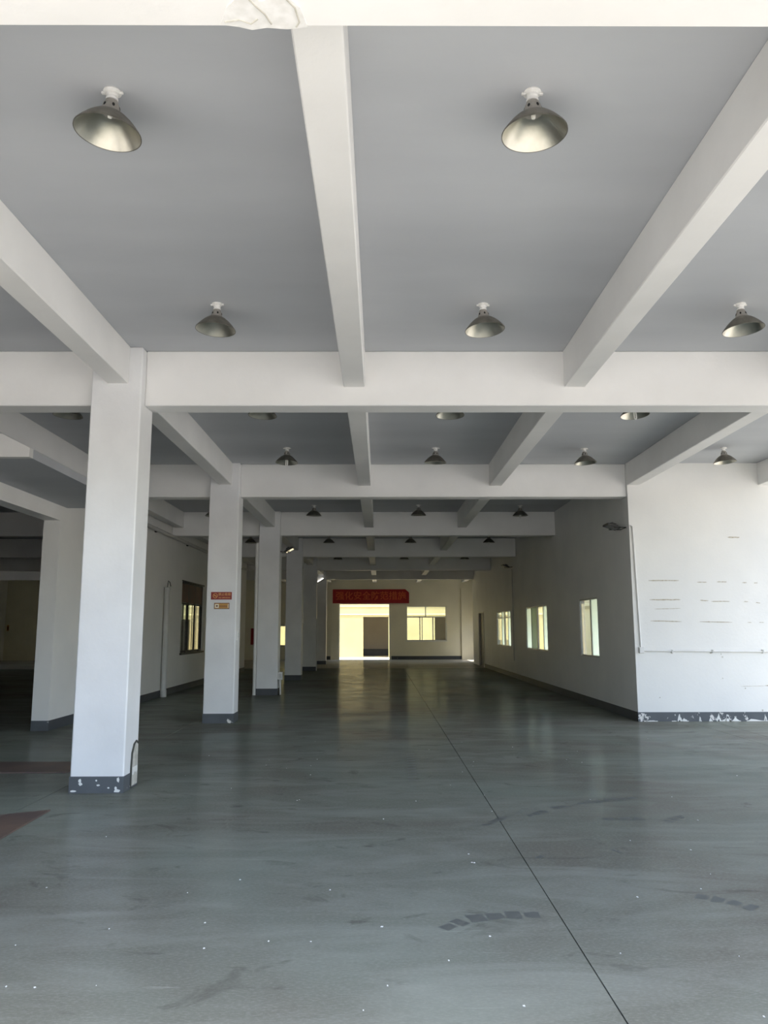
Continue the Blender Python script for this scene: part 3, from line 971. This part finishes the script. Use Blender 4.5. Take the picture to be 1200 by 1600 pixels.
ban = empty('banner', (-.47, YB - .10, 3.35))
tag(ban, 'red cloth banner with orange Chinese characters above the far doorway', 'banner')
bm = bmesh.new()
nx, nz = 40, 6
vs = {}
for i in range(nx + 1):
    for jz in range(nz + 1):
        x = -2.05 + 4.10 * i / nx
        z = -.375 + .75 * jz / nz
        # the upper right corner is folded over
        if x > 1.86 and z > .375 - (x - 1.86) * .95:
            z = .375 - (x - 1.86) * .95
        for s in (0, 1):
            vs[i, jz, s] = bm.verts.new((x, .012 * math.sin(x * 5.3 + z * 2) + .006 * math.sin(x * 17) + (.010 if s else 0), z))
for i in range(nx):
    for jz in range(nz):
        for s in (0, 1):
            try:
                bm.faces.new((vs[i, jz, s], vs[i + 1, jz, s], vs[i + 1, jz + 1, s], vs[i, jz + 1, s]))
            except ValueError:
                pass
for i in range(nx):
    for jz in (0, nz):
        bm.faces.new((vs[i, jz, 0], vs[i + 1, jz, 0], vs[i + 1, jz, 1], vs[i, jz, 1]))
for jz in range(nz):
    for i in (0, nx):
        bm.faces.new((vs[i, jz, 0], vs[i, jz + 1, 0], vs[i, jz + 1, 1], vs[i, jz, 1]))
bmesh.ops.remove_doubles(bm, verts=bm.verts, dist=1e-5)
obj('banner_cloth', bm, M_RED, ban, smooth=True)
for i, ch in enumerate('强化安全防范措施'):
    text_part('letter', ch, .47, M_BANNERTEXT, ban, (-1.66 + i * .475, -.026, .0), .006)

y2 = ROW(2) - .05
s = empty('sign', (-2.74, y2, 2.145))
tag(s, 'red no-smoking sign on the second column', 'sign')
boxobj('sign_plate', (-.18, .18, -.008, 0, -.065, .065), M_REDSIGN, s, .002)
bm = bmesh.new()
ring = [(.043 * math.cos(2 * PI * i / 28), .043 * math.sin(2 * PI * i / 28)) for i in range(28)]
ins = [(.033 * math.cos(2 * PI * i / 28), .033 * math.sin(2 * PI * i / 28)) for i in range(28)]
for y in (-.0095,):
    a = [bm.verts.new((p[0] - .105, y, p[1])) for p in ring]
    b = [bm.verts.new((p[0] - .105, y, p[1])) for p in ins]
    a2 = [bm.verts.new((p[0] - .105, -.008, p[1])) for p in ring]
    for i in range(28):
        q = (i + 1) % 28
        bm.faces.new((a[i], a[q], b[q], b[i]))
        bm.faces.new((a[i], a[q], a2[q], a2[i]))
obj('ban_ring', bm, M_GOLD, s)
bm = bmesh.new()
prism(bm, [(-.105 - .030, .024), (-.105 - .024, .030), (-.105 + .030, -.024), (-.105 + .024, -.030)], -.0095, -.008, 'y')
obj('ban_stroke', bm, M_GOLD, s)
bm = bmesh.new()
box(bm, -.128, -.082, -.0092, -.008, -.006, .006)
obj('cigarette_mark', bm, M_GOLD, s)
text_part('sign_text', '禁止吸烟', .054, M_GOLD, s, (.055, -.009, .022), .0008)
text_part('sign_text', 'NO SMOKING', .032, M_GOLD, s, (.055, -.009, -.034), .0008)

s = empty('sign', (-2.73, y2, 1.97))
tag(s, 'small orange notice plate under the red sign', 'sign')
boxobj('sign_plate', (-.132, .132, -.008, 0, -.052, .052), M_SIGNBROWN, s, .002)
boxobj('sign_face', (-.122, .122, -.0095, -.008, -.042, .042), M_ORANGE, s)
boxobj('icon_panel', (-.116, -.048, -.011, -.0095, -.034, .034), M_SIGNWHITE, s)
bm = bmesh.new()
lathe(bm, [(0, -.0005), (.016, -.0005), (.016, .0005), (0, .0005)], 16)
o = obj('icon_mark', bm, M_SIGNBROWN, s)
o.matrix_basis = Matrix.Translation((-.082, -.0115, 0)) @ Matrix.Rotation(PI / 2, 4, 'X')
for i in range(4):
    for (dx, dz, w, h) in ((0, .010, .013, .003), (0, -.002, .015, .003), (-.003, -.014, .004, .012), (.004, -.010, .004, .016)):
        x = -.026 + i * .034
        boxobj('stroke_mark', (x + dx - w, x + dx + w * .6, -.011, -.0095, dz - h, dz + h), M_SIGNBROWN, s)
boxobj('edge_panel', (.108, .120, -.011, -.0095, -.036, .036), M_SIGNWHITE, s)

p = boxobj('poster', (-6.88, -6.58, YB - .012, YB, .80, 1.66), M_POSTER)
tag(p, 'plain red poster on the far wall, seen between two columns', 'poster')
pn = boxobj('wall_sign', (-20 + .12, -19.78, YB - .02, YB, 1.55, 1.85), M_ORANGE)
tag(pn, 'tiny orange notice on the far wall of the left hall', 'sign')
boxobj('notice_print', (-19.86, -19.80, YB - .022, YB - .02, 1.60, 1.78), M_SIGNBROWN, pn)

# ------------------------------------------------------------------ things on the floor
bm = bmesh.new()
prism(bm, [(-2.87, 7.14), (-3.55, 6.78), (-4.9, 6.80), (-4.9, 5.2), (-2.80, 5.2), (-2.85, 6.19)], 0.001, .011, 'z')
tag(obj('steel_plate', bm, M_PLATE, None), 'rusty red-brown steel plate lying on the floor before the nearest column', 'steel plate', 'steel plates on the floor')
bm = bmesh.new()
prism(bm, [(-3.45, 8.96), (-3.45, 9.62), (-5.0, 9.66), (-6.4, 9.62), (-6.4, 8.93)], 0.001, .016, 'z')
tag(obj('steel_plate', bm, M_PLATE, None), 'dark reddish steel plate lying behind the nearest column, left side', 'steel plate', 'steel plates on the floor')
bm = bmesh.new()
for i in range(11):
    y = 10.2 - i * .175
    x = .385 - i * .004
    v = [bm.verts.new(q) for q in ((x - .05, y, .0006), (x + .045, y + .03, .0006), (x + .05, y + .085, .0006), (x - .045, y + .055, .0006))]
    bm.faces.new(v)
o = obj('tyre_mark', bm, M_TYRE)
tag(o, 'row of dark tread prints on the floor in the aisle', 'tyre mark', None, 'stuff')
bm = bmesh.new()


def track(pts, w):
    # tread prints along a line of floor points
    P_ = [Vector((x, y, .0006)) for x, y in pts]
    for A, B in zip(P_, P_[1:]):
        d = (B - A)
        n = max(2, int(d.length / .09))
        side = Vector((-d.y, d.x, 0)).normalized()
        for i in range(n):
            if random.random() < .12:
                continue
            a0, a1 = A + d * (i / n), A + d * ((i + random.uniform(.55, .9)) / n)
            w0, w1 = w * random.uniform(.5, 1.1), w * random.uniform(.5, 1.1)
            bm.faces.new([bm.verts.new(q) for q in (a0 - side * w0, a0 + side * w0, a1 + side * w1, a1 - side * w1)])


TRACKS = ([(1.85, 6.77), (2.11, 6.79), (2.35, 6.69), (2.47, 6.8), (2.64, 6.98)] , [(1.26, 6.89), (1.51, 7.17), (1.97, 7.45), (2.48, 7.64)] , [(1.86, 4.88), (2.01, 4.78), (2.14, 4.63)] , [(0.33, 4.38), (0.48, 4.52), (0.69, 4.58), (0.9, 4.58)] , [(0.83, 6.57), (1.06, 6.87)] , [(1.05, 5.73), (1.13, 5.67)] , [(1.66, 5.82), (1.77, 5.89)] , )
for tr in TRACKS:
    track(tr, .055)
tag(obj('tyre_mark', bm, M_TYRE), 'curved dark tyre scuffs on the floor right of the joint line', 'tyre mark', None, 'stuff')
bm = bmesh.new()
for i in range(80):
    x, y = random.uniform(-2.6, 4.0), 3.2 + 9 * random.random() ** 1.6
    r = random.uniform(.003, .0085)
    a = random.random() * 6
    vs_ = [(x + r * random.uniform(.5, 1.2) * math.cos(a + k * 1.57), y + r * 1.4 * random.uniform(.5, 1.2) * math.sin(a + k * 1.57)) for k in range(4)]
    prism(bm, vs_, .0005, .003, 'z')
tag(obj('paint_flakes', bm, M_FLAKE), 'scattered white paint flakes on the concrete floor', 'debris', None, 'stuff')
